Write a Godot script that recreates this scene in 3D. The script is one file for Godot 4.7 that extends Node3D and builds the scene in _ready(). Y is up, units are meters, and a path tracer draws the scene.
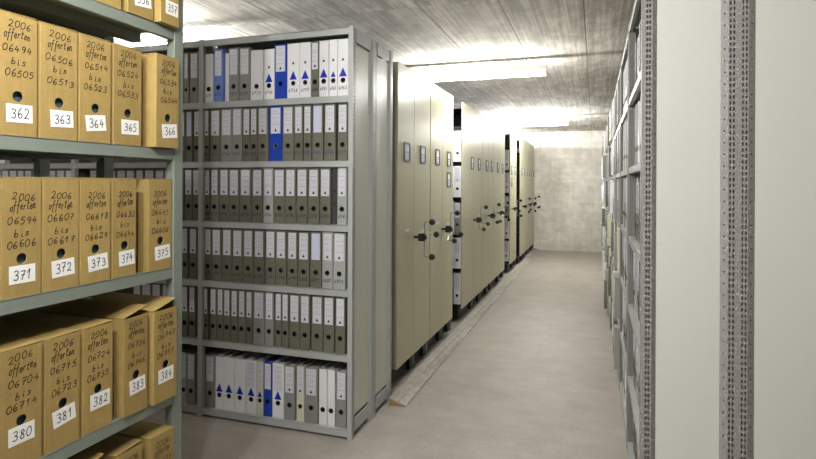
extends Node3D
# Archive room: binder rack, mobile shelving, rack of cardboard archive boxes, long file rack.

var used := {}
var mesh_cache := {}
var rng := RandomNumberGenerator.new()
var M := {}

# ---------------------------------------------------------------- helpers
func numbered(called: String) -> String:
	var k: int = used.get(called, 0)
	used[called] = k + 1
	return called if k == 0 else "%s_%03d" % [called, k]

func mb() -> SurfaceTool:
	var st := SurfaceTool.new()
	st.begin(Mesh.PRIMITIVE_TRIANGLES)
	return st

func tri(st: SurfaceTool, a: Vector3, b: Vector3, c: Vector3, n: Vector3) -> void:
	# front faces run clockwise seen from the side n points to
	if (b - a).cross(c - a).dot(n) > 0.0:
		var t := b
		b = c
		c = t
	for p in [a, b, c]:
		st.set_normal(n)
		st.set_uv(Vector2(p.x + p.z, p.y))
		st.add_vertex(p)

func quad(st: SurfaceTool, a: Vector3, b: Vector3, c: Vector3, d: Vector3, n: Vector3) -> void:
	tri(st, a, b, c, n)
	tri(st, a, c, d, n)

func nquad(st: SurfaceTool, a: Vector3, b: Vector3, c: Vector3, d: Vector3, out: Vector3) -> void:
	var n := (b - a).cross(c - a)
	if n.length() < 1e-12:
		n = (c - a).cross(d - a)
	n = n.normalized()
	if n.dot(out) < 0.0:
		n = -n
	quad(st, a, b, c, d, n)

func bx(st: SurfaceTool, c: Vector3, size: Vector3, bev := 0.0, basis := Basis.IDENTITY) -> void:
	var h := size * 0.5
	var b: float = minf(bev, minf(h.x, minf(h.y, h.z)) * 0.9)
	var axes := [Vector3.RIGHT, Vector3.UP, Vector3.BACK]
	for i in 3:
		for s in [-1.0, 1.0]:
			var n: Vector3 = axes[i] * s
			var u: Vector3 = axes[(i + 1) % 3]
			var v: Vector3 = axes[(i + 2) % 3]
			var hu: float = h[(i + 1) % 3] - b
			var hv: float = h[(i + 2) % 3] - b
			var o: Vector3 = n * h[i]
			quad(st, c + basis * (o - u * hu - v * hv), c + basis * (o + u * hu - v * hv), c + basis * (o + u * hu + v * hv), c + basis * (o - u * hu + v * hv), basis * n)
	if b <= 0.0:
		return
	for i in 3:
		var j := (i + 1) % 3
		var k := (i + 2) % 3
		for s in [-1.0, 1.0]:
			for t in [-1.0, 1.0]:
				var a1: Vector3 = axes[i] * s * h[i] + axes[j] * t * (h[j] - b)
				var a2: Vector3 = axes[i] * s * (h[i] - b) + axes[j] * t * h[j]
				var w: Vector3 = axes[k] * (h[k] - b)
				quad(st, c + basis * (a1 - w), c + basis * (a2 - w), c + basis * (a2 + w), c + basis * (a1 + w), basis * ((axes[i] * s + axes[j] * t).normalized()))
	for s in [-1.0, 1.0]:
		for t in [-1.0, 1.0]:
			for r in [-1.0, 1.0]:
				var p := Vector3(s * h.x, t * h.y, r * h.z)
				tri(st, c + basis * (p - Vector3(0, t, r) * b), c + basis * (p - Vector3(s, 0, r) * b), c + basis * (p - Vector3(s, t, 0) * b), basis * (Vector3(s, t, r).normalized()))

func span(st: SurfaceTool, lo: Vector3, hi: Vector3, bev := 0.0) -> void:
	bx(st, (lo + hi) * 0.5, (hi - lo).abs(), bev)

func tube(st: SurfaceTool, a: Vector3, b: Vector3, r: float, seg := 10, r2 := -1.0) -> void:
	if r2 < 0.0:
		r2 = r
	var d := (b - a).normalized()
	var u := d.cross(Vector3.UP if absf(d.y) < 0.9 else Vector3.RIGHT).normalized()
	var v := d.cross(u)
	for i in seg:
		var p := TAU * i / seg
		var q := TAU * (i + 1) / seg
		var e0 := u * cos(p) + v * sin(p)
		var e1 := u * cos(q) + v * sin(q)
		quad(st, a + e0 * r, a + e1 * r, b + e1 * r2, b + e0 * r2, (e0 + e1).normalized())
		tri(st, a, a + e0 * r, a + e1 * r, -d)
		tri(st, b, b + e0 * r2, b + e1 * r2, d)

func ball(st: SurfaceTool, c: Vector3, r: float, nu := 12, nv := 8) -> void:
	for j in nv:
		var t0 := PI * j / nv
		var t1 := PI * (j + 1) / nv
		for i in nu:
			var p0 := TAU * i / nu
			var p1 := TAU * (i + 1) / nu
			var f := func(t: float, p: float) -> Vector3: return Vector3(sin(t) * cos(p), cos(t), sin(t) * sin(p))
			var n: Vector3 = f.call((t0 + t1) / 2, (p0 + p1) / 2)
			quad(st, c + r * f.call(t0, p0), c + r * f.call(t0, p1), c + r * f.call(t1, p1), c + r * f.call(t1, p0), n)

# sheet with a grid of real openings: p0 lower corner, e width direction, w width, h height
func perforated(st: SurfaceTool, p0: Vector3, e: Vector3, w: float, h: float, n: Vector3, cols: Array, pitch: float, slot: float, y0: float) -> void:
	var xs := [0.0]
	for c in cols:
		xs.append(c[0])
		xs.append(c[1])
	xs.append(w)
	for i in xs.size() - 1:
		var a: float = xs[i]
		var b: float = xs[i + 1]
		if i % 2 == 0:
			var parts := int(ceil(h / pitch))
			for q in parts:
				var ya := h * q / parts
				var yb := h * (q + 1) / parts
				quad(st, p0 + e * a + Vector3.UP * ya, p0 + e * b + Vector3.UP * ya, p0 + e * b + Vector3.UP * yb, p0 + e * a + Vector3.UP * yb, n)
			continue
		var y := 0.0
		var k := 0
		while y < h:
			var top: float = minf(y0 + k * pitch, h)
			if top > y:
				quad(st, p0 + e * a + Vector3.UP * y, p0 + e * b + Vector3.UP * y, p0 + e * b + Vector3.UP * top, p0 + e * a + Vector3.UP * top, n)
			y = top + slot
			k += 1
			if top >= h:
				break

func obj(called: String, st, material: Material, parent: Node = self) -> MeshInstance3D:
	var o := MeshInstance3D.new()
	o.mesh = st.commit() if st is SurfaceTool else st
	o.material_override = material
	if parent == self:
		o.name = numbered(called)
	else:
		o.name = called
	parent.add_child(o, true)
	return o

func thing(called: String, label: String, category: String, at := Vector3.ZERO, turn := 0.0, group := "") -> Node3D:
	var o := Node3D.new()
	o.name = numbered(called)
	add_child(o)
	o.position = at
	o.rotation.y = turn
	tag(o, label, category, group)
	return o

func tag(o: Node, label: String, category: String, group := "", kind := "") -> void:
	o.set_meta("label", label)
	if category:
		o.set_meta("category", category)
	if group:
		o.set_meta("group", group)
	if kind:
		o.set_meta("kind", kind)

func struct(called: String, label: String) -> Node3D:
	var o := Node3D.new()
	o.name = numbered(called)
	add_child(o)
	o.set_meta("kind", "structure")
	o.set_meta("label", label)
	return o

# ---------------------------------------------------------------- materials
func sm(c: Color, rough := 0.6, metal := 0.0) -> StandardMaterial3D:
	var m := StandardMaterial3D.new()
	m.albedo_color = c
	m.roughness = rough
	m.metallic = metal
	return m

func noise_image(w: int, h: int, freq: float, sd: int, octaves := 4) -> PackedByteArray:
	var n := FastNoiseLite.new()
	n.seed = sd
	n.frequency = freq
	n.fractal_octaves = octaves
	n.noise_type = FastNoiseLite.TYPE_SIMPLEX_SMOOTH
	var im := n.get_seamless_image(w, h)
	im.convert(Image.FORMAT_L8)
	if im.get_width() != 512 or im.get_height() != 512:
		im.resize(512, 512, Image.INTERPOLATE_CUBIC)
	return im.get_data()

# mixes of noise layers [bytes, weight] around a base colour, between a dark and a light tone
func mixed(dark: Color, light: Color, layers: Array, gain := 1.0) -> ImageTexture:
	var data := PackedByteArray()
	data.resize(512 * 512 * 3)
	for i in 512 * 512:
		var v := 0.0
		for l in layers:
			v += (l[0][i] / 255.0 - 0.5) * l[1]
		v = clampf(0.5 + v * gain, 0.0, 1.0)
		data[i * 3] = int(255.0 * lerpf(dark.r, light.r, v))
		data[i * 3 + 1] = int(255.0 * lerpf(dark.g, light.g, v))
		data[i * 3 + 2] = int(255.0 * lerpf(dark.b, light.b, v))
	var im := Image.create_from_data(512, 512, false, Image.FORMAT_RGB8, data)
	im.generate_mipmaps()
	return ImageTexture.create_from_image(im)

func textured(tex: Texture2D, rough: float, scale: Vector3, world := true, offset := Vector3.ZERO) -> StandardMaterial3D:
	var m := StandardMaterial3D.new()
	m.albedo_texture = tex
	m.roughness = rough
	m.uv1_triplanar = true
	m.uv1_world_triplanar = world
	m.uv1_scale = scale
	m.uv1_offset = offset
	return m

func make_materials() -> void:
	var fine := noise_image(512, 512, 0.08, 1)
	var mid := noise_image(512, 512, 0.02, 2)
	var coarse := noise_image(512, 512, 0.006, 3, 3)
	var streak := noise_image(512, 24, 0.06, 4)          # long grain along the image's v axis
	var streak2 := noise_image(24, 512, 0.06, 5)         # long grain along u
	var pores := noise_image(512, 512, 0.14, 6, 2)
	var ceil_tex := mixed(Color(0.68, 0.665, 0.64), Color(0.90, 0.885, 0.86), [[streak, 1.0], [fine, 0.5], [mid, 0.6], [coarse, 0.8]], 1.0)
	for i in 4:
		var m := textured(ceil_tex, 0.85, Vector3(0.9, 0.9, 0.45), true, Vector3(0.13 * i, 0.37 * i, 0.29 * i))
		m.albedo_color = [Color(1, 1, 1), Color(0.95, 0.95, 0.94), Color(0.98, 0.97, 0.95), Color(0.92, 0.92, 0.91)][i]
		M["ceil%d" % i] = m
	M.joint = sm(Color(0.42, 0.40, 0.37), 0.9)
	M.floor = textured(mixed(Color(0.645, 0.62, 0.585), Color(0.72, 0.695, 0.66), [[mid, 0.8], [coarse, 0.7], [pores, 0.6], [streak2, 0.4]], 1.0), 0.5, Vector3(0.45, 0.45, 0.45))
	M.wall = textured(mixed(Color(0.83, 0.81, 0.775), Color(0.95, 0.935, 0.905), [[streak2, 0.5], [streak, 0.35], [mid, 0.9], [pores, 0.4], [coarse, 0.7]], 1.0), 0.85, Vector3(0.5, 0.5, 0.5))
	for i in 3:
		var cb := textured(mixed([Color(0.605, 0.51, 0.29), Color(0.62, 0.52, 0.295), Color(0.59, 0.495, 0.28)][i], [Color(0.675, 0.575, 0.345), Color(0.69, 0.585, 0.35), Color(0.66, 0.56, 0.335)][i], [[pores, 0.6], [mid, 0.5], [streak, 0.5]], 1.0), 0.8, Vector3(2.2, 2.2, 2.2))
		cb.albedo_color = Color(0.96, 0.96, 0.96)
		M["card%d" % i] = cb
	M.ramp = textured(mixed(Color(0.55, 0.53, 0.50), Color(0.80, 0.78, 0.75), [[streak, 0.8], [pores, 0.7], [mid, 0.5]], 1.2), 0.8, Vector3(1.2, 1.2, 0.6))
	M.ramp_end = sm(Color(0.66, 0.55, 0.36), 0.8)
	M.zinc = sm(Color(0.58, 0.57, 0.56), 0.6, 0.0)
	M.rack = sm(Color(0.72, 0.735, 0.735), 0.42, 0.1)
	M.rack_box = sm(Color(0.50, 0.535, 0.50), 0.5, 0.15)
	M.rail_grey = sm(Color(0.70, 0.715, 0.72), 0.45, 0.1)
	M.panel_white = sm(Color(0.84, 0.85, 0.83), 0.4)
	M.panel_cream = sm(Color(0.715, 0.70, 0.585), 0.36)
	M.panel_edge = sm(Color(0.69, 0.69, 0.62), 0.42)
	M.panel_grey = sm(Color(0.80, 0.81, 0.76), 0.38)
	M.sheet_back = sm(Color(0.30, 0.31, 0.31), 0.6)
	M.black = sm(Color(0.035, 0.035, 0.038), 0.35)
	M.black_steel = sm(Color(0.11, 0.11, 0.115), 0.5, 0.2)
	M.grey_steel = sm(Color(0.42, 0.43, 0.44), 0.45, 0.4)
	M.chrome = sm(Color(0.82, 0.82, 0.83), 0.18, 0.95)
	M.olive = sm(Color(0.43, 0.43, 0.375), 0.62)
	M.olive_b = sm(Color(0.46, 0.46, 0.41), 0.62)
	M.grey_file = sm(Color(0.56, 0.565, 0.545), 0.6)
	M.light_file = sm(Color(0.66, 0.67, 0.665), 0.6)
	M.white_file = sm(Color(0.94, 0.94, 0.955), 0.45)
	M.cream_file = sm(Color(0.87, 0.86, 0.77), 0.5)
	M.blue_file = sm(Color(0.10, 0.26, 0.68), 0.4)
	M.pale_blue = sm(Color(0.44, 0.53, 0.80), 0.45)
	M.dark_file = sm(Color(0.24, 0.25, 0.25), 0.6)
	M.paper = sm(Color(0.92, 0.92, 0.91), 0.8)
	M.paper_spine = sm(Color(0.86, 0.86, 0.90), 0.8)
	M.paper_blue = sm(Color(0.84, 0.86, 0.95), 0.8)
	M.paper_block = sm(Color(0.78, 0.77, 0.74), 0.9)
	M.ink = sm(Color(0.11, 0.10, 0.14), 0.7)
	M.ink_blue = sm(Color(0.22, 0.25, 0.55), 0.7)
	M.print = sm(Color(0.64, 0.65, 0.73), 0.8)
	M.print_dark = sm(Color(0.20, 0.20, 0.24), 0.8)
	M.mark_blue = sm(Color(0.04, 0.16, 0.72), 0.5)
	M.folder = sm(Color(0.34, 0.43, 0.47), 0.7)
	M.window_card = sm(Color(0.66, 0.76, 0.84), 0.25)
	M.lamp_body = sm(Color(0.93, 0.92, 0.88), 0.45)
	var g := sm(Color(1, 1, 0.97), 0.4)
	g.emission_enabled = true
	g.emission = Color(1.0, 0.975, 0.92)
	g.emission_energy_multiplier = 4.0
	M.glow = g

# ---------------------------------------------------------------- handwriting (pen strokes on a flat face)
const GLYPH := {
	"0": [[.5, 1, .2, .8, .12, .45, .28, .06, .55, .0, .82, .2, .88, .6, .72, .92, .5, 1]],
	"1": [[.2, .62, .55, 1], [.55, 1, .5, .5, .48, 0]],
	"2": [[.15, .78, .3, .98, .6, .98, .75, .78, .6, .45, .15, .05], [.15, .05, .5, .1, .9, .02]],
	"3": [[.18, .9, .5, 1, .8, .85, .65, .6, .4, .52], [.4, .52, .75, .45, .85, .2, .55, .0, .15, .1]],
	"4": [[.45, 1, .3, .65, .15, .38], [.15, .38, .85, .42], [.68, .7, .62, .0]],
	"5": [[.8, .97, .32, .95], [.32, .95, .25, .55], [.25, .55, .6, .6, .82, .35, .6, .02, .15, .06]],
	"6": [[.65, 1, .35, .75, .18, .35, .35, .02, .7, .05, .8, .3, .55, .45, .25, .3]],
	"7": [[.15, .95, .85, .97], [.85, .97, .55, .5, .42, 0], [.25, .5, .8, .54]],
	"8": [[.72, .85, .5, 1, .25, .85, .4, .58, .75, .35, .7, .05, .4, .0, .2, .22, .45, .5, .75, .75, .72, .85]],
	"9": [[.8, .85, .5, 1, .22, .8, .35, .52, .7, .6, .8, .85], [.8, .85, .75, .4, .55, 0]],
	"o": [[.5, .55, .2, .45, .2, .1, .5, .0, .8, .15, .75, .48, .5, .55, .9, .5]],
	"f": [[.85, .95, .55, 1, .42, .6, .4, -.1, .35, -.45], [.1, .48, .85, .52]],
	"e": [[.15, .25, .75, .32, .6, .55, .25, .45, .2, .12, .5, .0, .9, .12]],
	"r": [[.2, .5, .25, .0], [.25, .3, .45, .5, .8, .5]],
	"t": [[.45, .9, .4, .2, .55, .0, .8, .05], [.1, .58, .85, .62]],
	"n": [[.15, .5, .18, .0], [.18, .3, .45, .52, .7, .4, .72, .0, .95, .04]],
	"b": [[.3, 1, .22, .5, .2, .05], [.2, .3, .5, .5, .8, .3, .6, .0, .2, .05]],
	"i": [[.45, .5, .45, .08, .7, .02], [.42, .72, .52, .76]],
	"s": [[.75, .5, .4, .55, .3, .38, .65, .25, .6, .02, .15, .04]]}

func pen(st: SurfaceTool, text: String, at: Vector3, height: float, width: float, stroke: float, slant := 0.12, tilt := 0.0, wobble := 0.04) -> void:
	# at = left end of the base line, on a face whose normal is +z
	var adv := width / text.length()
	var ct := cos(tilt)
	var sn := sin(tilt)
	for k in text.length():
		var ox := rng.randf_range(-wobble, wobble)
		var oy := rng.randf_range(-wobble, wobble) * 1.5
		var sc := rng.randf_range(0.9, 1.1)
		for line in GLYPH.get(text[k], []):
			var pts := []
			for i in range(0, line.size(), 2):
				var gx: float = line[i]
				var gy: float = line[i + 1]
				var lx: float = adv * (k + 0.04 + 0.92 * gx + ox) + slant * gy * height
				var ly: float = height * (gy * sc + oy)
				pts.append(Vector2(lx * ct - ly * sn, lx * sn + ly * ct))
			var fin := []
			if pts.size() <= 3:
				fin = pts
			else:
				for i in pts.size() - 1:
					var p0: Vector2 = pts[maxi(i - 1, 0)]
					var p3: Vector2 = pts[mini(i + 2, pts.size() - 1)]
					for q in 3:
						fin.append((pts[i] as Vector2).cubic_interpolate(pts[i + 1], p0, p3, q / 3.0))
				fin.append(pts[-1])
			for i in fin.size() - 1:
				var a: Vector2 = fin[i]
				var b: Vector2 = fin[i + 1]
				if a.distance_to(b) < 1e-5:
					continue
				var d := (b - a).normalized()
				var n := Vector2(-d.y, d.x) * stroke * 0.5
				var e := d * stroke * 0.3
				var z := Vector3(0, 0, 0)
				quad(st, at + Vector3(a.x - e.x + n.x, a.y - e.y + n.y, 0) + z, at + Vector3(b.x + e.x + n.x, b.y + e.y + n.y, 0) + z, at + Vector3(b.x + e.x - n.x, b.y + e.y - n.y, 0) + z, at + Vector3(a.x - e.x - n.x, a.y - e.y - n.y, 0) + z, Vector3.BACK)

# flat panel in the xy plane with a round opening (front at z, normal +z)
func holed_face(st: SurfaceTool, x0: float, x1: float, y0: float, y1: float, cy: float, r: float, z: float) -> void:
	var q := (x1 - x0) * 0.5
	var cx := (x0 + x1) * 0.5
	var n := Vector3.BACK
	quad(st, Vector3(x0, y0, z), Vector3(x1, y0, z), Vector3(x1, cy - q, z), Vector3(x0, cy - q, z), n)
	quad(st, Vector3(x0, cy + q, z), Vector3(x1, cy + q, z), Vector3(x1, y1, z), Vector3(x0, y1, z), n)
	for i in 16:
		var a := TAU * i / 16.0
		var b := TAU * (i + 1) / 16.0
		var d0 := Vector3(cos(a), sin(a), 0)
		var d1 := Vector3(cos(b), sin(b), 0)
		var o := Vector3(cx, cy, z)
		var e0 := d0 / maxf(absf(d0.x), absf(d0.y)) * q
		var e1 := d1 / maxf(absf(d1.x), absf(d1.y)) * q
		quad(st, o + d0 * r, o + e0, o + e1, o + d1 * r, n)

# ---------------------------------------------------------------- binders
# origin: middle of the spine's foot; spine faces +z
const HB := 0.311
func cached(key: String, make: Callable) -> Mesh:
	if not mesh_cache.has(key):
		var st := mb()
		make.call(st)
		mesh_cache[key] = st.commit()
	return mesh_cache[key]

func binder(parent: Node, w: float, h: float, spec: Dictionary) -> void:
	var dep: float = spec.get("dep", 0.278)
	var hy := h * 0.275
	var r: float = minf(0.0125, w * 0.28)
	var key := "%d_%d_%d" % [int(w * 1000), int(h * 1000), int(dep * 1000)]
	var hole: bool = spec.get("hole", true)
	var cover := cached("cover" + key + str(hole), func(st: SurfaceTool):
		var c := 0.003
		if hole:
			holed_face(st, -w / 2 + c, w / 2 - c, 0, h, hy, r, 0)
		else:
			quad(st, Vector3(-w / 2 + c, 0, 0), Vector3(w / 2 - c, 0, 0), Vector3(w / 2 - c, h, 0), Vector3(-w / 2 + c, h, 0), Vector3.BACK)
		for s in [-1.0, 1.0]:
			nquad(st, Vector3(s * (w / 2 - c), 0, 0), Vector3(s * w / 2, 0, -c), Vector3(s * w / 2, h, -c), Vector3(s * (w / 2 - c), h, 0), Vector3(s, 0, 1))
			span(st, Vector3(s * w / 2, 0, -dep), Vector3(s * (w / 2 - 0.0025), h, -c), 0.0)
		quad(st, Vector3(-w / 2, 0, -c), Vector3(w / 2, 0, -c), Vector3(w / 2, h, -c), Vector3(-w / 2, h, -c), Vector3.FORWARD) if not hole else span(st, Vector3(-w / 2, h - 0.001, -c), Vector3(w / 2, h, -0.0005)))
	obj("cover", cover, spec.cover, parent)
	obj("paper_block", cached("paper" + key, func(st: SurfaceTool): span(st, Vector3(-w / 2 + 0.004, 0.008, -dep + 0.012), Vector3(w / 2 - 0.004, h - 0.016, -0.022))), M.paper_block, parent)
	if hole:
		var fh := obj("finger_hole", cached("hole" + str(int(r * 10000)), func(st: SurfaceTool):
			for i in 14:
				var a := TAU * i / 14.0
				var b := TAU * (i + 1) / 14.0
				var d0 := Vector3(cos(a), sin(a), 0)
				var d1 := Vector3(cos(b), sin(b), 0)
				var back := Vector3(0, 0, -0.018)
				quad(st, d0 * r, d1 * r, d1 * r + back, d0 * r + back, -(d0 + d1).normalized())
				tri(st, back, d0 * r + back, d1 * r + back, Vector3.BACK)), M.black, parent)
		fh.position = Vector3(0, hy, 0)  # black lining and cap put the shade inside the hole into the colour
		var ring := obj("hole_rim", cached("rim" + str(int(r * 10000)), func(st: SurfaceTool):
			for i in 14:
				var a := TAU * i / 14.0
				var b := TAU * (i + 1) / 14.0
				var d0 := Vector3(cos(a), sin(a), 0)
				var d1 := Vector3(cos(b), sin(b), 0)
				var f := Vector3(0, 0, 0.0012)
				nquad(st, d0 * (r + 0.002), d1 * (r + 0.002), d1 * (r + 0.0005) + f, d0 * (r + 0.0005) + f, d0 + Vector3.BACK)
				nquad(st, d0 * (r + 0.0005) + f, d1 * (r + 0.0005) + f, d1 * (r - 0.0015), d0 * (r - 0.0015), -d0 + Vector3.BACK)), M.chrome if spec.get("chrome", false) else M.black, fh)
		ring.position.z = 0.0003
	if spec.get("label", false):
		var lw: float = w * 0.76
		var lab := obj("spine_label", cached("lab%d" % int(lw * 1000), func(st: SurfaceTool): span(st, Vector3(-lw / 2, 0, 0), Vector3(lw / 2, 0.146, 0.0006))), spec.get("paper", M.paper), parent)
		lab.position = Vector3(0, h * 0.5, 0.0002)
		if not spec.get("plain", false):
			obj("print", cached("print%d_%d" % [int(lw * 1000), spec.get("variant", 0)], func(st: SurfaceTool):
				for k in 5:
					var y: float = 0.134 - 0.02 * k - 0.004 * ((k * 7 + int(spec.get("variant", 0))) % 3)
					var l: float = lw * (0.18 + 0.12 * ((k * 5 + int(spec.get("variant", 0)) * 3) % 3))
					span(st, Vector3(-l, y - 0.0022, 0.0006), Vector3(l, y, 0.0009))), M.print, lab).set_meta("kind", "stuff")
		if spec.get("mark", false):
			var tm := obj("triangle_mark", cached("mark", func(st: SurfaceTool): wedge_mark(st, 0.017, 0.017)), M.print_dark, lab)
			tm.position = Vector3(0, 0.012, 0.0006)
	elif spec.get("mark", false):
		var tm2 := obj("triangle_mark", cached("mark", func(st: SurfaceTool): wedge_mark(st, 0.017, 0.017)), M.print_dark, parent)
		tm2.position = Vector3(0, h * 0.62, 0.0003)
	if spec.get("big", 0.0) > 0.0:
		var b: float = spec.big
		var bt := obj("blue_triangle", cached("big%d" % int(b * 1000), func(st: SurfaceTool): wedge_mark(st, b, b * 1.08)), M.mark_blue, parent)
		bt.position = Vector3(0, hy + 0.02, 0.0003)
	if spec.has("text"):
		var st2 := mb()
		pen(st2, spec.text, Vector3(-w * 0.40, h * 0.115, 0.0005), 0.017, w * 0.76, 0.0022, 0.1, 0.0)
		obj("handwriting", st2, M.ink_blue if spec.get("blue_ink", false) else M.print_dark, parent).set_meta("kind", "stuff")

func wedge_mark(st: SurfaceTool, w: float, h: float) -> void:
	var z := 0.0005
	tri(st, Vector3(-w / 2, 0, z), Vector3(w / 2, 0, z), Vector3(0, h, z), Vector3.BACK)
	nquad(st, Vector3(-w / 2, 0, 0), Vector3(-w / 2, 0, z), Vector3(0, h, z), Vector3(0, h, 0), Vector3(-1, 0.5, 0))
	nquad(st, Vector3(w / 2, 0, 0), Vector3(w / 2, 0, z), Vector3(0, h, z), Vector3(0, h, 0), Vector3(1, 0.5, 0))
	nquad(st, Vector3(-w / 2, 0, 0), Vector3(-w / 2, 0, z), Vector3(w / 2, 0, z), Vector3(w / 2, 0, 0), Vector3(0, -1, 0))

# code letters: o olive, p olive lighter, g grey, l light grey, w white, c cream, b blue, v pale blue | L label  m small mark  T t big/small blue triangle  R chrome rim  n no hole  q plain label
func binder_spec(code: String, variant: int) -> Dictionary:
	var cov := {"o": M.olive, "p": M.olive_b, "g": M.grey_file, "l": M.light_file, "w": M.white_file, "c": M.cream_file, "b": M.blue_file, "v": M.pale_blue, "k": M.dark_file}
	return {"cover": cov[code[0]], "label": code.contains("L"), "mark": code.contains("m"), "big": 0.046 if code.contains("T") else (0.03 if code.contains("t") else 0.0), "chrome": code.contains("R"), "hole": not code.contains("n"), "plain": code.contains("q"), "paper": M.paper_blue if code.contains("q") else M.paper_spine, "variant": variant % 3}

const COLOUR_WORD := {"o": "olive-grey", "p": "olive-grey", "g": "mid-grey", "l": "light grey", "w": "white", "c": "cream", "b": "blue", "v": "pale blue", "k": "dark grey"}
const ORD := ["first", "second", "third", "fourth", "fifth", "sixth", "seventh", "eighth", "ninth", "tenth", "eleventh", "twelfth", "thirteenth", "fourteenth", "fifteenth", "sixteenth"]
const SHELF_WORD := ["top", "second", "third", "fourth", "fifth", "bottom"]

# ---------------------------------------------------------------- steel racks
# local frame: x along the rack with its end at x = 0 (the rack runs to -x), front at z = 0 facing +z
func end_post(parent: Node, H: float, which: int, mat: Material, d: float) -> void:
	var st := mb()
	var P := 0.0417
	var n := Vector3.RIGHT
	if which == 0 or which == 2:
		# slotted face, dotted bevel towards the panel; which 2 is the mirrored rear post
		var s0 := 0.0 if which == 0 else 0.622
		var g := -1.0 if which == 0 else 1.0
		var e := Vector3(0, 0, g)
		var o := Vector3(0, 0, -s0)
		perforated(st, o, e, 0.0357, H, n, [[0.0148, 0.0202], [0.0245, 0.0299]], P / 2, 0.0125, 0.02)
		var bd := Vector3(-0.012, 0, g * 0.0158)
		perforated(st, o + e * 0.0357, bd.normalized(), bd.length(), H, Vector3(0.8, 0, 0.6 * g).normalized(), [[0.0105, 0.0148]], P, 0.0052, 0.03)
		var a := o + e * 0.0515 + Vector3(-0.012, 0, 0)
		nquad(st, a, a + Vector3(-d, 0, 0), a + Vector3(-d, H, 0), a + Vector3(0, H, 0), e)
		nquad(st, o + Vector3(-d - 0.012, 0, 0), a + Vector3(-d, 0, 0), a + Vector3(-d, H, 0), o + Vector3(-d - 0.012, H, 0), Vector3.LEFT)
		nquad(st, o, o + Vector3(-d - 0.012, 0, 0), o + Vector3(-d - 0.012, H, 0), o + Vector3(0, H, 0), -e)
		nquad(st, o + Vector3(0, H, 0), o + Vector3(-d - 0.012, H, 0), a + Vector3(-d, H, 0), o + e * 0.0357 + Vector3(0, H, 0), Vector3.UP)
	else:
		var o := Vector3(0, 0, -0.2837)
		var e := Vector3(0, 0, -1)
		perforated(st, o, e, 0.0633, H, n, [[0.0038, 0.0090], [0.0150, 0.0202], [0.0432, 0.0484], [0.0540, 0.0592]], P / 2, 0.0125, 0.024)
		for g in [1.0, -1.0]:
			var q := o + (Vector3.ZERO if g > 0 else e * 0.0633)
			var bd := Vector3(-0.012, 0, g * 0.0224)
			perforated(st, q, bd.normalized(), bd.length(), H, Vector3(0.88, 0, 0.47 * g).normalized(), [[0.010, 0.0145]], P, 0.0052, 0.034)
			var a := q + bd
			nquad(st, a, a + Vector3(-d, 0, 0), a + Vector3(-d, H, 0), a + Vector3(0, H, 0), Vector3(0, 0, g))
		nquad(st, Vector3(-d - 0.012, 0, -0.2613), Vector3(-d - 0.012, 0, -0.3694), Vector3(-d - 0.012, H, -0.3694), Vector3(-d - 0.012, H, -0.2613), Vector3.LEFT)
		nquad(st, Vector3(-d - 0.012, H, -0.2613), Vector3(-d - 0.012, H, -0.3694), o + e * 0.0633 + Vector3(0, H, 0), o + Vector3(0, H, 0), Vector3.UP)
	obj("post", st, mat, parent)

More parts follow.
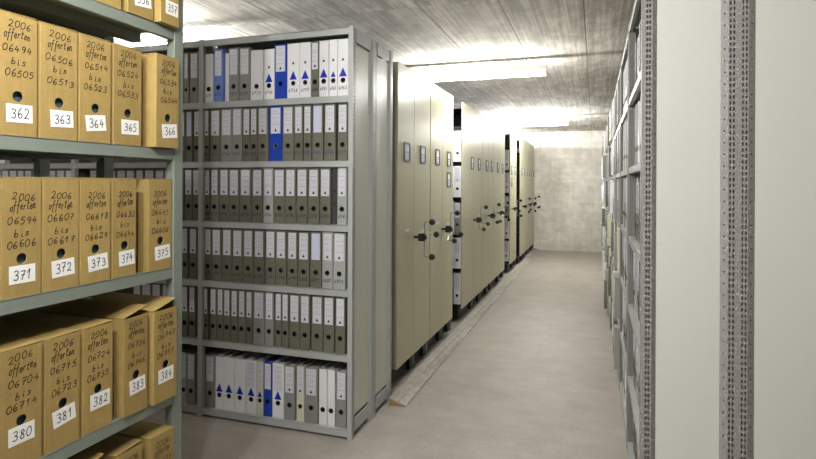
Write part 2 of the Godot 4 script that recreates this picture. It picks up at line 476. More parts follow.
func rack(t: Node3D, bays: Array, depth: float, double: bool, levels: Array, H: float, ends: bool, post_mat: Material, shelf_mat: Material, panel_mat: Material, back: bool, lip := 0.034, post_w := 0.056, slotted := false) -> void:
	var total := depth * (2.0 if double else 1.0)
	var x := 0.0
	var first := true
	var frames := [0.0]
	for b in bays:
		x -= b
		frames.append(x)
	for fi in frames.size():
		var fx: float = frames[fi]
		if fi == 0 and ends:
			end_post(t, H, 0, post_mat, 0.04 if slotted else 0.014)
			end_post(t, H, 1, post_mat, 0.04 if slotted else 0.014)
			end_post(t, H, 2, post_mat, 0.04 if slotted else 0.014)
			for pz in [[-0.0515, -0.2613], [-0.3694, -0.5705]]:
				var sp := mb()
				span(sp, Vector3(-0.016, 0.115, pz[0]), Vector3(-0.013, H - 0.085, pz[1]))
				obj("end_panel", sp, panel_mat, t)
				for yy in [[0.03, 0.105], [H - 0.078, H - 0.004]]:
					var sr := mb()
					span(sr, Vector3(-0.012, yy[0], pz[0]), Vector3(-0.004, yy[1], pz[1]), 0.002)
					obj("end_rail", sr, M.rail_grey if slotted == false else post_mat, t)
			continue
		var rows := [0.0, -total]
		if double:
			rows = [0.0, -depth, -total]
		for z in rows:
			var st := mb()
			var zf: float = z
			var zb: float = z - 0.035
			if z == -total:
				zf = z + 0.035
				zb = z
			elif z != 0.0:
				zf = z + 0.02
				zb = z - 0.02
			var xr := fx if (fi == 0) else fx + post_w * 0.5
			var xl := xr - post_w
			if slotted:
				perforated(st, Vector3(xr, 0, zf), Vector3(0, 0, -1), zf - zb, H, Vector3.RIGHT, [[0.010, 0.0145], [0.020, 0.0245]], 0.0208, 0.0115, 0.02)
				quad(st, Vector3(xl, 0, zf), Vector3(xr, 0, zf), Vector3(xr, H, zf), Vector3(xl, H, zf), Vector3.BACK)
				quad(st, Vector3(xl, 0, zb), Vector3(xr, 0, zb), Vector3(xr, H, zb), Vector3(xl, H, zb), Vector3.FORWARD)
				quad(st, Vector3(xl, 0, zf), Vector3(xl, 0, zb), Vector3(xl, H, zb), Vector3(xl, H, zf), Vector3.LEFT)
				quad(st, Vector3(xl, H, zf), Vector3(xr, H, zf), Vector3(xr, H, zb), Vector3(xl, H, zb), Vector3.UP)
			else:
				span(st, Vector3(xl, 0, zb), Vector3(xr, H, zf), 0.002)
			obj("post", st, post_mat, t)
	for bi in bays.size():
		var xr: float = frames[bi] - ((0.026 + (0.028 if slotted else 0.0) if ends else post_w) if bi == 0 else post_w * 0.5)
		var xl: float = frames[bi + 1] + post_w * 0.5
		for side in (2 if double else 1):
			for y in levels:
				var st := mb()
				var z0 := -0.003 - side * depth
				var z1 := -depth + 0.003 - side * depth
				span(st, Vector3(xl, y - 0.003, z0), Vector3(xr, y, z1))
				span(st, Vector3(xl, y - lip, z0 - 0.003), Vector3(xr, y + 0.0005, z0), 0.0012)
				span(st, Vector3(xl, y - lip, z1), Vector3(xr, y + 0.0005, z1 + 0.003), 0.0012)
				span(st, Vector3(xl, y - lip, z0 - 0.018), Vector3(xr, y - lip + 0.002, z0 - 0.003))
				span(st, Vector3(xl, y - lip + 0.004, (z0 + z1) / 2 - 0.02), Vector3(xr, y - 0.003, (z0 + z1) / 2 + 0.02))
				obj("shelf", st, shelf_mat, t)
		if back:
			var sb := mb()
			span(sb, Vector3(xl, 0.04, -depth - 0.0015), Vector3(xr, H - 0.02, -depth + 0.0015))
			obj("dark_back_sheet", sb, M.sheet_back, t)  # unseen sheet, coloured dark to darken the gaps behind binders and files

# ---------------------------------------------------------------- cardboard boxes
# origin: middle of the front's foot, front faces +z
func archive_box(label: String, number: String, lines: Array, at: Vector3, turn: float, w: float, h: float, dep: float, lid_tilt: float, tone: int, group: String, written := true, hole_f := 0.335, label_f := 0.205, lift := 0.0) -> Node3D:
	var t := thing("archive_box", label, "box", at, turn, group)
	var cm: Material = M["card%d" % (tone % 3)]
	var st := mb()
	var k := 0.003
	var hy := h * hole_f
	var r := 0.0145
	holed_face(st, -w / 2 + 0.001, w / 2 - 0.001, 0, h, hy, r, 0)
	for i in 16:
		var a := TAU * i / 16.0
		var b := TAU * (i + 1) / 16.0
		var d0 := Vector3(cos(a), sin(a), 0) * r + Vector3(0, hy, 0)
		var d1 := Vector3(cos(b), sin(b), 0) * r + Vector3(0, hy, 0)
		nquad(st, d0, d1, d1 - Vector3(0, 0, k), d0 - Vector3(0, 0, k), Vector3(0, hy, 0) - d0)
	holed_face(st, -w / 2 + k, w / 2 - k, k, h, hy, r, -k)
	quad(st, Vector3(-w / 2, h, 0), Vector3(w / 2, h, 0), Vector3(w / 2, h, -k), Vector3(-w / 2, h, -k), Vector3.UP)
	for s in [-1.0, 1.0]:
		nquad(st, Vector3(s * (w / 2 - 0.001), 0, 0), Vector3(s * w / 2, 0, -0.001), Vector3(s * w / 2, h, -0.001), Vector3(s * (w / 2 - 0.001), h, 0), Vector3(s, 0, 1))
		span(st, Vector3(s * w / 2, 0, -dep), Vector3(s * (w / 2 - k), h, -0.001))
	span(st, Vector3(-w / 2, 0, -dep), Vector3(w / 2, h, -dep + k))
	span(st, Vector3(-w / 2 + k, 0, -dep + k), Vector3(w / 2 - k, k, -k))
	obj("body", st, cm, t)
	# lid: hinged along the left upper edge
	var sl := mb()
	bx(sl, Vector3(w / 2, 0.0015, -dep / 2 - 0.001), Vector3(w, 0.003, dep - 0.002), 0.0006)
	var lid := obj("lid", sl, cm, t)
	lid.position = Vector3(-w / 2, h + 0.0006, 0)
	lid.rotation.z = deg_to_rad(lid_tilt)
	var sf := mb()
	span(sf, Vector3(-w / 2 + 0.012, k + 0.001, -dep + 0.02), Vector3(w / 2 - 0.012, h - 0.03, -0.016))
	obj("folder_stack", sf, M.folder, t)
	if number != "":
		var sp := mb()
		var lw: float = minf(w * 0.66, 0.072)
		span(sp, Vector3(-lw / 2, -0.024, 0), Vector3(lw / 2, 0.024, 0.0006))
		var lab := obj("number_label", sp, M.paper, t)
		lab.position = Vector3(rng.randf_range(0.0, 0.010), h * label_f, 0.0003)
		lab.rotation.z = deg_to_rad(rng.randf_range(-1.0, 7.0))
		var sn := mb()
		pen(sn, number, Vector3(-lw * 0.38, -0.013, 0.0009), 0.025, lw * 0.76, 0.0026, 0.08, 0.0)
		obj("number", sn, M.ink, lab).set_meta("kind", "stuff")
	if written and lines.size() > 0:
		var sw := mb()
		var ys := [0.862, 0.772, 0.655, 0.552, 0.455]
		var wide := [0.60, 0.66, 0.76, 0.42, 0.76]
		for i in lines.size():
			var lw2: float = w * wide[i]
			pen(sw, lines[i], Vector3(-lw2 / 2 + rng.randf_range(-0.004, 0.004), h * (ys[i] + lift), 0.0006), 0.018 if i != 1 else 0.023, lw2, 0.002, 0.2, deg_to_rad(rng.randf_range(-1.0, 4.0)), 0.07)
		obj("handwriting", sw, M.ink, t).set_meta("kind", "stuff")
	return t

# ---------------------------------------------------------------- lamps
func lamp(label: String, x0: float, x1: float, z: float, top: float, energy: float, count := 3) -> void:
	var cx := (x0 + x1) / 2
	var L := x1 - x0
	var t := thing("ceiling_lamp", label, "lamp", Vector3(cx, top, z), 0.0, "fluorescent batten lamps")
	var st := mb()
	span(st, Vector3(-L / 2, -0.05, -0.032), Vector3(L / 2, 0, 0.032), 0.004)
	obj("lamp_housing", st, M.lamp_body, t)
	for s in [-1.0, 1.0]:
		var sh := mb()
		span(sh, Vector3(s * L / 2, -0.098, -0.018), Vector3(s * (L / 2 - 0.02), -0.05, 0.018), 0.003)
		obj("lamp_holder", sh, M.lamp_body, t)
	for s in [-1.0, 1.0]:
		var sr := mb()
		tube(sr, Vector3(s * L * 0.36, -0.001, 0), Vector3(s * L * 0.36, 2.497 - top, 0), 0.004, 8)
		obj("hanger", sr, M.grey_steel, t)
	var sg := mb()
	tube(sg, Vector3(-L / 2 + 0.021, -0.079, 0), Vector3(L / 2 - 0.021, -0.079, 0), 0.017, 10)
	obj("lamp_tube", sg, M.glow, t)
	for i in count:
		var o := OmniLight3D.new()
		o.name = "tube_light"
		t.add_child(o, true)
		o.position = Vector3((i - (count - 1) * 0.5) * L / count, -0.13, 0)
		o.light_energy = energy * 3.0 / count
		o.light_color = Color(1.0, 0.994, 0.98)
		o.light_size = 0.03
		o.omni_range = 30.0
		o.omni_attenuation = 2.0
		o.shadow_enabled = true

# ---------------------------------------------------------------- scene
func _ready() -> void:
	rng.seed = 20060362
	# camera: level, turned 18.5 degrees left of the aisle, picture cropped from the top (lens shift)
	var cam := Camera3D.new()
	cam.name = "camera"
	add_child(cam)
	cam.position = Vector3(0, 1.386, 0)
	cam.rotation_degrees = Vector3(0, 18.466, 0.25)
	var near := 0.05
	cam.set_frustum(near * 459.0 / 560.0, Vector2(0, -45.5 / 560.0 * near), near, 60.0)
	cam.current = true
	var we := WorldEnvironment.new()
	we.name = "environment"
	add_child(we)
	var env := Environment.new()
	env.background_mode = Environment.BG_COLOR
	env.background_color = Color(0, 0, 0)
	env.tonemap_mode = Environment.TONE_MAPPER_LINEAR
	env.tonemap_exposure = 1.0
	env.sdfgi_enabled = true
	env.ssao_enabled = true
	env.ssil_enabled = true
	we.environment = env
	make_materials()
	var CEIL := 2.503
	var E := 1.05
	lamp("suspended fluorescent batten lamp above the mobile cabinets, nearest in view", -1.66, -0.40, -5.00, 2.43, E * 0.53)
	lamp("suspended fluorescent batten lamp close to the far concrete wall", -1.66, -0.40, -9.28, 2.43, E * 1.4, 2)
	lamp("unseen fluorescent batten lamp over the open front area, lighting boxes and binders", -1.66, -0.40, -0.42, 2.40, E * 1.5)  # out of view; place and strength set to light the boxes and binders
	lamp("suspended fluorescent batten lamp over the left bays of the binder rack", -4.06, -2.79, -3.23, 2.42, E * 1.0, 3)
	lamp("unseen fluorescent batten lamp over the middle mobile cabinets, placed to light far ceiling and wall", -4.06, -2.79, -7.25, 2.38, E, 2)  # out of view behind the cabinets, placed to brighten far ceiling and wall
	lamp("unseen fluorescent batten lamp over the last mobile cabinets, placed to light the end wall", -2.90, -1.63, -11.27, 2.38, E * 1.45, 2)  # out of view, placed where the cabinets cover it, to light the end wall
	build_room(CEIL)
	build_binder_rack()
	build_mobile()
	build_right_rack()
	build_box_rack()

func build_room(CEIL: float) -> void:
	var X0 := -7.0
	var X1 := 6.0  # right wall is out of view, set far off to weaken bounced light
	var Z0 := -12.14
	var Z1 := 7.0  # front wall is out of view, set far back to weaken bounced light
	var fl := struct("floor", "beige-grey polished concrete floor")
	var st := mb()
	span(st, Vector3(X0 - 0.2, -0.2, Z0 - 0.2), Vector3(X1 + 0.2, 0, Z1 + 0.2))
	obj("slab", st, M.floor, fl)
	for w in [["wall_back", Vector3(X0 - 0.2, 0, Z0 - 0.2), Vector3(X1 + 0.2, CEIL, Z0), "pale board-marked concrete wall at the end of the aisle"], ["wall_left", Vector3(X0 - 0.2, 0, Z0), Vector3(X0, CEIL, Z1), "concrete wall on the left"], ["unseen_wall_right", Vector3(X1, 0, Z0), Vector3(X1 + 0.2, CEIL, Z1), "unseen concrete wall on the right, set far off to lessen bounced light"], ["unseen_wall_front", Vector3(X0 - 0.2, 0, Z1), Vector3(X1 + 0.2, CEIL, Z1 + 0.2), "unseen concrete wall behind the camera, set far off to lessen bounced light"]]:
		var wn := struct(w[0], w[3])
		var sw := mb()
		span(sw, w[1], w[2])
		obj("wall_face", sw, M.wall, wn)
	var ce := struct("ceiling", "concrete ceiling with formwork board marks and panel joints")
	var sc := mb()
	span(sc, Vector3(X0 - 0.2, CEIL, Z0 - 0.2), Vector3(X1 + 0.2, CEIL + 0.2, Z1 + 0.2))
	obj("slab", sc, M.joint, ce)
	# formwork panels 0.49 m wide and 2 m long with fine joints between
	var pm := cached("ceil_panel", func(s: SurfaceTool): bx(s, Vector3.ZERO, Vector3(0.486, 0.006, 1.996), 0.0015))
	for i in range(-14, 6):
		for j in range(0, 8):
			var cx := -0.07 + 0.49 * i + 0.245
			var cz := -11.35 - 0.0 + 2.0 * j + 1.0
			if cx - 0.25 < X0 or cx + 0.25 > 2.8 or cz > 1.5:
				continue
			var p := obj("formwork_panel", pm, M["ceil%d" % rng.randi_range(0, 3)], ce)
			p.position = Vector3(cx, CEIL - 0.003 - rng.randf_range(0.0, 0.0012), cz)
	var last := cached("ceil_panel_end", func(s: SurfaceTool): bx(s, Vector3.ZERO, Vector3(0.486, 0.006, 0.782), 0.0015))
	for i in range(-14, 6):
		var cx := -0.07 + 0.49 * i + 0.245
		if cx - 0.25 < X0:
			continue
		var p := obj("formwork_panel", last, M["ceil%d" % rng.randi_range(0, 3)], ce)
		p.position = Vector3(cx, CEIL - 0.003, -11.744)
	# wooden threshold ramp along the mobile units
	var rt := thing("ramp_plank", "worn grey wooden ramp plank along the foot of the mobile cabinets", "ramp", Vector3.ZERO)
	var zs := [-3.30, -5.55, -7.75, -9.95, -12.12]
	for i in 4:
		var rs := mb()
		var za: float = zs[i] - (0.0 if i == 0 else 0.002)
		var zb: float = zs[i + 1] + 0.002
		var xa := -1.222
		var xb := -1.111
		var A := [Vector3(xa, 0.002, 0), Vector3(xb, 0.002, 0), Vector3(xb, 0.006, 0), Vector3(xa, 0.042, 0)]
		var f0 := []
		var f1 := []
		for p in A:
			f0.append(p + Vector3(0, 0, za))
			f1.append(p + Vector3(0, 0, zb))
		quad(rs, f0[3], f0[2], f1[2], f1[3], Vector3(0.19, 0.98, 0).normalized())
		quad(rs, f0[2], f0[1], f1[1], f1[2], Vector3.RIGHT)
		quad(rs, f0[0], f0[3], f1[3], f1[0], Vector3.LEFT)
		quad(rs, f1[0], f1[1], f1[2], f1[3], Vector3.FORWARD)
		obj("plank", rs, M.ramp, rt)
		if i == 0:
			var re := mb()
			quad(re, f0[0], f0[1], f0[2], f0[3], Vector3.BACK)
			bx(re, Vector3((xa + xb) / 2 - 0.025, 0.012, za - 0.004), Vector3(0.05, 0.014, 0.006))
			obj("cut_end", re, M.ramp_end, rt)

# ---------------------------------------------------------------- binder rack
const ROWS := [
	[[2220, 2150], [2142, 2081], [2077, 2044], [2038, 1969], [1967, 1895], [1893, 1809], [1803, 1734], [1732, 1652], [1652, 1571], [1571, 1501], [1500, 1451], [1449, 1389], [1388, 1336], [1336, 1271]],
	[[2232, 2174], [2170, 2096], [2094, 2016], [2014, 1945], [1941, 1891], [1889, 1842], [1842, 1772], [1764, 1680], [1680, 1607], [1605, 1549], [1545, 1494], [1492, 1424], [1418, 1347], [1337, 1276]],
	[[2239, 2170], [2163, 2107], [2103, 2037], [2035, 1964], [1961, 1883], [1880, 1807], [1802, 1737], [1736, 1661], [1659, 1590], [1588, 1517], [1515, 1445], [1443, 1376], [1374, 1339], [1337, 1278]],
	[[2227, 2157], [2153, 2086], [2082, 2014], [2009, 1938], [1936, 1867], [1865, 1793], [1788, 1719], [1718, 1649], [1646, 1580], [1576, 1505], [1500, 1430], [1427, 1361], [1359, 1285]],
	[[2232, 2177], [2164, 2118], [2115, 2072], [2070, 2023], [2017, 1970], [1967, 1921], [1918, 1873], [1867, 1791], [1787, 1731], [1722, 1680], [1678, 1635], [1631, 1564], [1561, 1498], [1493, 1420], [1418, 1351], [1345, 1284]],
	[[2213, 2137], [2130, 2069], [2069, 1998], [1996, 1920], [1917, 1848], [1846, 1805], [1802, 1747], [1745, 1668], [1666, 1595], [1590, 1540], [1537, 1455], [1450, 1398], [1395, 1349], [1345, 1281]]]
const CODES := [
	["w", "vL", "wn", "gL", "gL", "w", "wTm", "bLm", "wTRm", "wTRm", "oLm", "wTm", "wtRm", "wTm"],
	["oLm", "oLm", "gL", "gL", "oLm", "oLm", "pLm", "bLmR", "pLm", "oLm", "oLm", "pLq", "oLmR", "oLm"],
	["oLm", "pLm", "oLm", "oLm", "oLm", "oLm", "lLm", "oLm", "oLm", "oLm", "oLm", "oLm", "kn", "lLm"],
	["oLm", "oLm", "oLm", "oLm", "oLm", "oLm", "oLm", "oLm", "oLm", "oLm", "oLq", "lLm", "lLm"],
	["oLm", "oLm", "oLm", "oLm", "oLm", "pLm", "oLm", "gLm", "gLm", "oLm", "oLm", "oLm", "oLm", "oLm", "oLm", "oLm"],
	["gL", "wT", "wT", "wT", "wTL", "ctL", "bL", "wTL", "gLm", "cLmR", "gLm", "w", "w", "gLm"]]
const LEVEL := [1.864, 1.513, 1.161, 0.808, 0.456, 0.050]

func build_binder_rack() -> void:
	var t := thing("binder_rack", "grey steel double rack full of lever arch binders, with perforated end posts", "rack", Vector3(-1.238, 0, -2.764))
	rack(t, [0.987, 1.0, 1.0], 0.311, true, LEVEL + [2.232], 2.238, true, M.rack, M.rack, M.panel_grey, true, 0.036, 0.03)
	var number := 6751
	for r in 6:
		var row: Array = ROWS[r]
		for i in row.size():
			var x0: float = -row[i][0] / 1000.0
			var x1: float = -row[i][1] / 1000.0
			x0 = maxf(x0, -2.2065)
			var w: float = x1 - x0 - 0.0025
			var code: String = CODES[r][i]
			var h := HB - rng.randf_range(0.0, 0.004)
			if r == 0 and (i == 0 or i == 2 or i == 5 or i == 6):
				h = 0.288
			var spec := binder_spec(code, i + r)
			if r != 4 and not code.contains("n") and not (r == 5):
				spec.text = str(number)
				spec.blue_ink = r <= 1
				number += 1
			var extra := ""
			if spec.big > 0.04:
				extra = " with a blue triangle"
			elif spec.big > 0.0:
				extra = " with a small blue triangle"
			var nm := "lever_arch_binder"
			var lab := "%s binder%s, %s from left on the %s shelf, front rack" % [COLOUR_WORD[code[0]], extra, ORD[i], SHELF_WORD[r]]
			var b := thing(nm, lab, "binder", Vector3((x0 + x1) / 2, LEVEL[r] + 0.001, -2.764 - 0.012 - rng.randf_range(0.0, 0.006) - (0.010 if r == 5 else 0.0) - (0.014 if code.contains("n") else 0.0)), 0.0, "binders on the %s shelf of the front rack" % SHELF_WORD[r])
			binder(b, w, h, spec)
			if code == "kn":
				for yy in [0.60, 0.36]:
					var rv := mb()
					tube(rv, Vector3(0, h * yy, -0.001), Vector3(0, h * yy, 0.002), 0.006, 10)
					obj("rivet", rv, M.black, b)
	# the second bay, seen past the cardboard boxes
	var near2 := [[[2368, 2334], [2324, 2262]], [[2351, 2304], [2294, 2244]], [[2361, 2303], [2300, 2244]], [[2378, 2333], [2321, 2265]], [[2377, 2329], [2323, 2276]], [[2380, 2336], [2332, 2273]]]
	for r in 6:
		var x := -2.40
		var k := 0
		for q in [1, 0]:
			var a: float = -near2[r][q][0] / 1000.0
			var bb: float = -near2[r][q][1] / 1000.0
			bb = minf(bb, -2.2435)
			second_bay_binder(r, k, a, bb)
			x = a
			k += 1
		var n := 12 if r in [0, 1, 2, 3] else 7
		while k < n:
			var w := 0.064 + 0.008 * ((k * 7 + r * 3) % 3)
			if x - w < -3.205:
				break
			second_bay_binder(r, k, x - w - 0.002, x - 0.002)
			x -= w + 0.002
			k += 1
	var x3 := -3.245
	for k in 13:
		var w := 0.066 + 0.006 * ((k * 5) % 3)
		if x3 - w < -4.205:
			break
		var b := thing("lever_arch_binder", "olive-grey binder glimpsed over the boxes at far left, %s from the right, third shelf" % ORD[k], "binder", Vector3(x3 - w / 2, LEVEL[2] + 0.001, -2.782), 0.0, "binders glimpsed at far left")
		binder(b, w - 0.003, HB, binder_spec("oLm", k))
		x3 -= w

func second_bay_binder(r: int, k: int, a: float, b: float) -> void:
	var code := "oLm"
	if r == 0:
		code = "gL"
	elif r == 5:
		code = "gL" if k % 2 == 0 else "lL"
	elif r == 1 and k == 1:
		code = "pLq"
	var o := thing("lever_arch_binder", "%s binder, %s from the right on the %s shelf, bay behind the boxes" % [COLOUR_WORD[code[0]], ORD[k], SHELF_WORD[r]], "binder", Vector3((a + b) / 2, LEVEL[r] + 0.001, -2.784 - rng.randf_range(0.0, 0.006)), 0.0, "binders in the bay behind the boxes")
	binder(o, b - a - 0.002, HB - rng.randf_range(0.0, 0.003), binder_spec(code, k + r))

# ---------------------------------------------------------------- mobile shelving
func build_mobile() -> void:
	var units := [[-3.524, -4.298, [-3.71, -4.09]], [-4.312, -5.062, [-4.51, -4.89]], [-5.455, -6.490, [-5.91, -6.29]], [-6.505, -7.225, [-6.77, -7.12]], [-7.240, -8.200, [-7.58, -7.98]], [-8.736, -9.494, [-8.92, -9.31]], [-9.753, -10.560, [-9.98, -10.36]], [-10.575, -11.330, [-10.78, -11.15]], [-11.345, -12.100, [-11.53, -11.92]]]
	var hubs := [-3.89, -4.67, -5.99, -6.85, -7.57, -8.93, -9.98, -10.9, -11.7]
	var arms := [[92.0, 6.0, -92.0], [92.0, -22.0, -142.0], [88.0, -20.0, -140.0], [84.0, -30.0, -150.0], [80.0, -42.0, -162.0], [70.0, -52.0, 190.0], [100.0, -25.0, -140.0], [60.0, -60.0, 180.0], [95.0, -30.0, -145.0]]
	var words := ["nearest mobile cabinet beside the binder rack, two label frames", "second mobile cabinet, three label frames, beside the narrow gap", "wide mobile cabinet just beyond the narrow gap with white binders", "fourth mobile cabinet, touching the wide one beyond the gap", "fifth mobile cabinet, last before the second gap", "sixth mobile cabinet, standing alone between two narrow gaps", "seventh mobile cabinet, first of the farthest three", "eighth mobile cabinet, middle of the farthest three", "farthest mobile cabinet, next to the end wall"]
	var XF := -1.25
	for u in units.size():
		var za: float = units[u][0]
		var zb: float = units[u][1]
		var zm := (za + zb) / 2
		if u == 0:
			zm = -3.881
		elif u == 1:
			zm = -4.685
		var t := thing("mobile_cabinet", "cream steel " + words[u], "cabinet", Vector3(XF + (0.03 if u >= 6 else 0.0), 0, zm), 0.0, "mobile cabinets along the aisle")
		for hf in [[za, zm + 0.0012], [zm - 0.0012, zb]]:
			var st := mb()
			span(st, Vector3(-0.04 if u == 0 else -0.014, 0.143, hf[0] - zm), Vector3(0, 2.205, hf[1] - zm), 0.003)
			obj("end_panel", st, M.panel_cream, t)
		# shelves behind the end panel, centre sheet, top cover
		var sc := mb()
		span(sc, Vector3(-2.5, 0.16, -0.002), Vector3(-0.041 if u == 0 else -0.015, 2.17, 0.002))
		obj("dark_back_sheet", sc, M.sheet_back, t)
		for y in [0.19, 0.545, 0.90, 1.255, 1.61, 1.965]:
			var ss := mb()
			span(ss, Vector3(-2.5, y - 0.034, za - zm - 0.02), Vector3(-0.041 if u == 0 else -0.015, y, 0.003), 0.002)
			span(ss, Vector3(-2.5, y - 0.034, -0.003), Vector3(-0.041 if u == 0 else -0.015, y, zb - zm + 0.02), 0.002)
			obj("shelf", ss, M.black_steel, t)
		var sp := mb()
		span(sp, Vector3(-2.5, 2.14, za - zm - 0.01), Vector3(-0.041 if u == 0 else -0.015, 2.17, zb - zm + 0.01), 0.002)
		obj("top_cover", sp, M.black_steel, t)
		# carriage: black plinth with feet
		var sb := mb()
		span(sb, Vector3(-2.5, 0.036, za - zm - 0.03), Vector3(-0.045, 0.142, zb - zm + 0.03), 0.003)
		obj("carriage", sb, M.black_steel, t)
		for zf in [zm - 0.04 - zm, zb - zm + 0.04]:
			var sf := mb()
			span(sf, Vector3(-0.044, 0.0375, zf - 0.022), Vector3(-0.012, 0.142, zf + 0.022), 0.003)
			obj("carriage_bracket", sf, M.grey_steel, t)
			var sf2 := mb()
			span(sf2, Vector3(-0.044, 0.0375, zf + 0.024), Vector3(-0.020, 0.142, zf + 0.070), 0.003)
			obj("buffer", sf2, M.black, t)
		# label frames
		var cards := []
		for cz in units[u][2]:
			cards.append([cz, 1.548])
		if u == 1:
			cards.append([-4.89, 1.363])
		elif u == 5:
			cards.append([-8.92, 1.36])
		for c in cards:
			var cw := 0.056
			var ch := 0.062
			var fr := mb()
			for s in [-1.0, 1.0]:
				span(fr, Vector3(0.0, -ch, s * cw - 0.007), Vector3(0.009, ch, s * cw + 0.007), 0.001)
				span(fr, Vector3(0.0, s * ch - 0.007, -cw + 0.007), Vector3(0.009, s * ch + 0.007, cw - 0.007), 0.001)
			var f := obj("label_frame", fr, M.grey_steel, t)
			f.position = Vector3(0, c[1] + 0.062, c[0] - zm)
			var cd := mb()
			span(cd, Vector3(0.0005, -ch + 0.005, -cw + 0.005), Vector3(0.004, ch - 0.005, cw - 0.005))
			obj("card", cd, M.window_card, f)
			var cp := mb()
			span(cp, Vector3(0.004, 0.004, -cw + 0.012), Vector3(0.0046, ch - 0.010, cw - 0.012))
			for k in 3:
				span(cp, Vector3(0.004, -0.014 - 0.014 * k, -cw + 0.016), Vector3(0.0046, -0.008 - 0.014 * k, cw - 0.030))
			obj("print", cp, M.paper, f).set_meta("kind", "stuff")
		# small recessed pull plates on the panel
		for c in [[za - 0.20, 1.06], [zb + 0.20, 1.03]]:
			var pl := mb()
			bx(pl, Vector3(0.002, c[1], c[0] - zm), Vector3(0.004, 0.016, 0.075), 0.0015)
			obj("pull_plate", pl, M.panel_white, t)
		# star crank
		var hb := mb()
		span(hb, Vector3(0.0, -0.009, -0.009), Vector3(0.035, 0.009, 0.009), 0.002)
		span(hb, Vector3(0.035, -0.028, -0.026), Vector3(0.084, 0.028, 0.026), 0.006)
		span(hb, Vector3(0.084, -0.014, -0.014), Vector3(0.094, 0.014, 0.014), 0.003)
		var hub := obj("crank_hub", hb, M.black_steel, t)
		hub.position = Vector3(0, 1.0, hubs[u] - zm)
		for a in arms[u]:
			var ang := deg_to_rad(a)
			var dirv := Vector3(0, sin(ang), -cos(ang))
			var len_a := 0.112 if (u == 0 and a > 0.0) else 0.14
			var sa := mb()
			tube(sa, Vector3(0.079, 0, 0), Vector3(0.079, 0, 0) + dirv * (len_a + 0.003), 0.0045, 8)
			tube(sa, Vector3(0.079, 0, 0) + dirv * len_a, Vector3(0.125, 0, 0) + dirv * len_a, 0.0045, 8)
			obj("crank_arm", sa, M.chrome, hub)
			var sk := mb()
			ball(sk, Vector3(0.137, 0, 0) + dirv * len_a, 0.023)
			obj("ball_grip", sk, M.black, hub)
	# white binders standing in the gap in front of the third cabinet, and dark ones at the second gap
	var ys := [0.19, 0.545, 0.90, 1.255, 1.61]
	for gap in 2:
		var zz: float = [-5.455, -8.736][gap]
		for i in ys.size():
			for k in 3:
				var w := 0.066
				var code: String = ["wL", "wL", "gL", "wLm", "wL"][(i + k * 2) % 5]
				var b := thing("lever_arch_binder", "%s binder, %s from the aisle, %s shelf, %s gap between mobile cabinets" % [COLOUR_WORD[code[0]], ORD[k], ["lowest", "fourth", "third", "second", "uppermost"][i], ["nearer", "farther"][gap]], "binder", Vector3(XF - 0.050 - k * 0.068, ys[i] + 0.001, zz + 0.012), 0.0, "binders in the %s gap" % ["nearer", "farther"][gap])
				binder(b, w, HB - 0.004 * ((i + k) % 3), binder_spec(code, k))

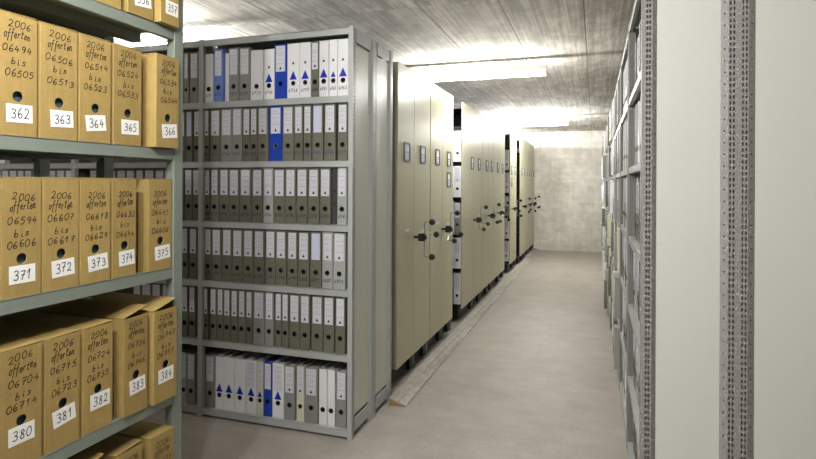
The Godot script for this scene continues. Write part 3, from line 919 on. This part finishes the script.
# ---------------------------------------------------------------- long rack on the right
func build_right_rack() -> void:
	var t := thing("file_rack", "long double steel rack with white end panels and slotted posts along the aisle", "rack", Vector3(0.163, 0, -2.24), -PI / 2)
	var lev := [2.215, 1.83, 1.475, 1.118, 0.762, 0.388, 0.045]
	var bays := [0.93, 0.93, 0.93, 0.93, 0.93, 0.93, 0.93, 0.93, 0.93, 0.93]
	rack(t, bays, 0.311, true, lev, 2.235, true, M.zinc, M.rack, M.panel_white, true, 0.032, 0.05, true)
	var stuff := mb()
	var cols := [M.olive_b, M.light_file, M.white_file, M.light_file, M.olive_b, M.paper_blue, M.cream_file, M.light_file]
	var names := ["olive-grey", "light grey", "white", "light grey", "olive-grey", "pale blue", "cream", "light grey"]
	var specs := ["pLm", "lL", "wL", "lLm", "pL", "wLq", "cL", "lL"]
	for bay in 10:
		var z0 := -2.24 - bay * 0.93 - (0.062 if bay == 0 else 0.03)
		var z1 := -2.24 - (bay + 1) * 0.93 + 0.03
		for s in range(1, 7):
			var z := z0
			var k := 0
			while true:
				var w := 0.058 + 0.011 * rng.randi_range(0, 2) if bay < 2 else 0.075 + 0.02 * rng.randi_range(0, 3)
				if z - w < z1:
					break
				var ci: int = [0, 1, 4, 0, 3, 4, 2, 0][rng.randi_range(0, 7)] if bay == 0 else rng.randi_range(0, 7)
				var h := HB if rng.randf() < 0.75 else HB - 0.045
				var out := rng.randf_range(-0.010, 0.004) if rng.randf() < 0.8 else rng.randf_range(0.01, 0.045)
				if bay == 0:
					out = rng.randf_range(-0.026, -0.012)
				elif bay == 1:
					out = minf(out, -0.004)
				if bay >= 3:
					out += rng.randf_range(0.0, 0.04)
				var at := Vector3(0.163 + 0.012 - out, lev[s] + 0.001, z - w / 2)
				if s == 6:
					h = minf(h, 0.300)
				if bay < 2:
					var b := thing("file_binder", "%s binder, %s from near end, %s shelf, %s bay of right-hand rack" % [names[ci], ORD[mini(k, 15)], SHELF_WORD[s - 1], ["nearest", "second"][bay]], "file", at, -PI / 2, "files in the right-hand rack, %s bay, %s shelf, %s" % [["nearest", "second"][bay], SHELF_WORD[s - 1], names[ci]])
					var fs := binder_spec(specs[ci], k)
					fs.dep = 0.245
					binder(b, w - 0.002, h, fs)
				else:
					var c: Color = (cols[ci] as StandardMaterial3D).albedo_color.srgb_to_linear()
					stuff.set_color(c)
					bx(stuff, at + Vector3(0.135, h / 2, 0), Vector3(0.27, h, w - 0.003), 0.002)
					if ci != 5:
						stuff.set_color(Color(0.82, 0.82, 0.80))
						bx(stuff, at + Vector3(-0.0005, h * 0.72, 0), Vector3(0.001, h * 0.42, w * 0.7))
						stuff.set_color(Color(0.02, 0.02, 0.02))  # flat black square paints the shade of a finger hole
						bx(stuff, at + Vector3(-0.0005, h * 0.275, 0), Vector3(0.001, 0.024, 0.024))
				z -= w
				k += 1
	var vm := StandardMaterial3D.new()
	vm.vertex_color_use_as_albedo = true
	vm.roughness = 0.6
	var so := obj("file_row", stuff, vm)
	tag(so, "rows of files packed along the far bays of the right-hand rack", "files", "", "stuff")

# ---------------------------------------------------------------- boxes on the left
func build_box_rack() -> void:
	var X := -1.44
	var t := thing("box_rack", "green-grey steel rack holding brown cardboard archive boxes", "rack", Vector3(X, 0, -1.694), PI / 2)
	var lev := [1.940, 1.508, 1.081, 0.627, 0.190]
	rack(t, [1.06], 0.345, true, lev, 2.40, false, M.rack_box, M.rack_box, M.panel_white, false, 0.038, 0.046)
	# every box: [near z, far z, number, first, last, overhang, lid tilt]
	var T := [[-1.174, -1.284, "354", "", "", 0.0, 0.0], [-1.298, -1.416, "355", "", "", 0.0, 0.0], [-1.434, -1.546, "356", "", "", 0.006, 0.0], [-1.552, -1.645, "357", "", "", 0.03, 0.0]]
	var A := [[-0.905, -1.014, "361", "06484", "06493", 0.0, 0.5], [-1.020, -1.131, "362", "06494", "06505", 0.0, 0.8], [-1.136, -1.256, "363", "06506", "06513", 0.0, 0.8], [-1.260, -1.376, "364", "06514", "06523", 0.0, 0.8], [-1.384, -1.502, "365", "06524", "06533", 0.0, 1.0], [-1.533, -1.645, "366", "06534", "06544", 0.03, 0.0]]
	var B := [[-0.915, -1.026, "370", "06582", "06593", 0.0, 0.0], [-1.032, -1.144, "371", "06594", "06606", 0.0, 0.0], [-1.146, -1.263, "372", "06607", "06617", 0.0, 0.0], [-1.265, -1.376, "373", "06618", "06629", 0.0, 0.0], [-1.382, -1.481, "374", "06630", "06644", 0.0, 0.0], [-1.534, -1.645, "375", "06645", "06658", 0.0, 0.0]]
	var C := [[-0.900, -1.012, "379", "06694", "06703", 0.0, 0.6], [-1.022, -1.141, "380", "06704", "06714", 0.0, 1.0], [-1.147, -1.261, "381", "06715", "06723", 0.0, 1.2], [-1.268, -1.380, "382", "06724", "06735", 0.0, 1.5], [-1.418, -1.522, "383", "06736", "06746", 0.012, 15.0], [-1.532, -1.645, "384", "06747", "06757", 0.026, 15.0]]
	var D := [[-1.245, -1.362, "389", "06804", "06815", 0.0, 16.0], [-1.400, -1.513, "390", "06816", "06824", 0.0, 4.0], [-1.533, -1.645, "391", "06825", "06835", 0.014, 0.0]]
	var idx := 0
	for r in 5:
		var row: Array = [T, A, B, C, D][r]
		for i in row.size():
			var e: Array = row[i]
			var w: float = e[0] - e[1] - 0.003
			var h := 0.317 if r != 2 else 0.315
			var lines := ["2006", "offerten", e[3], "bis", e[4]]
			archive_box("cardboard archive box labelled %s, %s from the right, %s shelf of boxes" % [e[2], ORD[row.size() - 1 - i], ["uppermost", "second", "third", "fourth", "lowest"][r]], e[2], lines, Vector3(X - 0.006 + e[5], lev[r] + 0.001, (e[0] + e[1]) / 2 - (0.008 if (r == 3 and i < 4) else 0.0)), PI / 2, w, h, 0.325, e[6], idx, "archive boxes on the %s shelf" % ["uppermost", "second", "third", "fourth", "lowest"][r], e[3] != "", [0.326, 0.326, 0.322, 0.395, 0.350][r], [0.185, 0.185, 0.190, 0.280, 0.215][r], [0.035, 0.035, -0.045, 0.03, 0.012][r])
			idx += 1
	# boxes in the rear half of the double rack, only their tops show
	for r in [3, 4]:
		for i in (6 if r == 3 else 3):
			var z := -1.588 + 0.113 * i
			archive_box("cardboard archive box in the rear row, %s from the right, behind %s shelf boxes" % [ORD[i], ["", "", "", "fourth", "lowest"][r]], "", [], Vector3(X - 0.69 + 0.006, lev[r] + 0.001, z), -PI / 2, 0.11, 0.317, 0.325, 0.0, idx, "rear boxes seen over the %s shelf boxes" % ["", "", "", "fourth", "lowest"][r], false)
			idx += 1
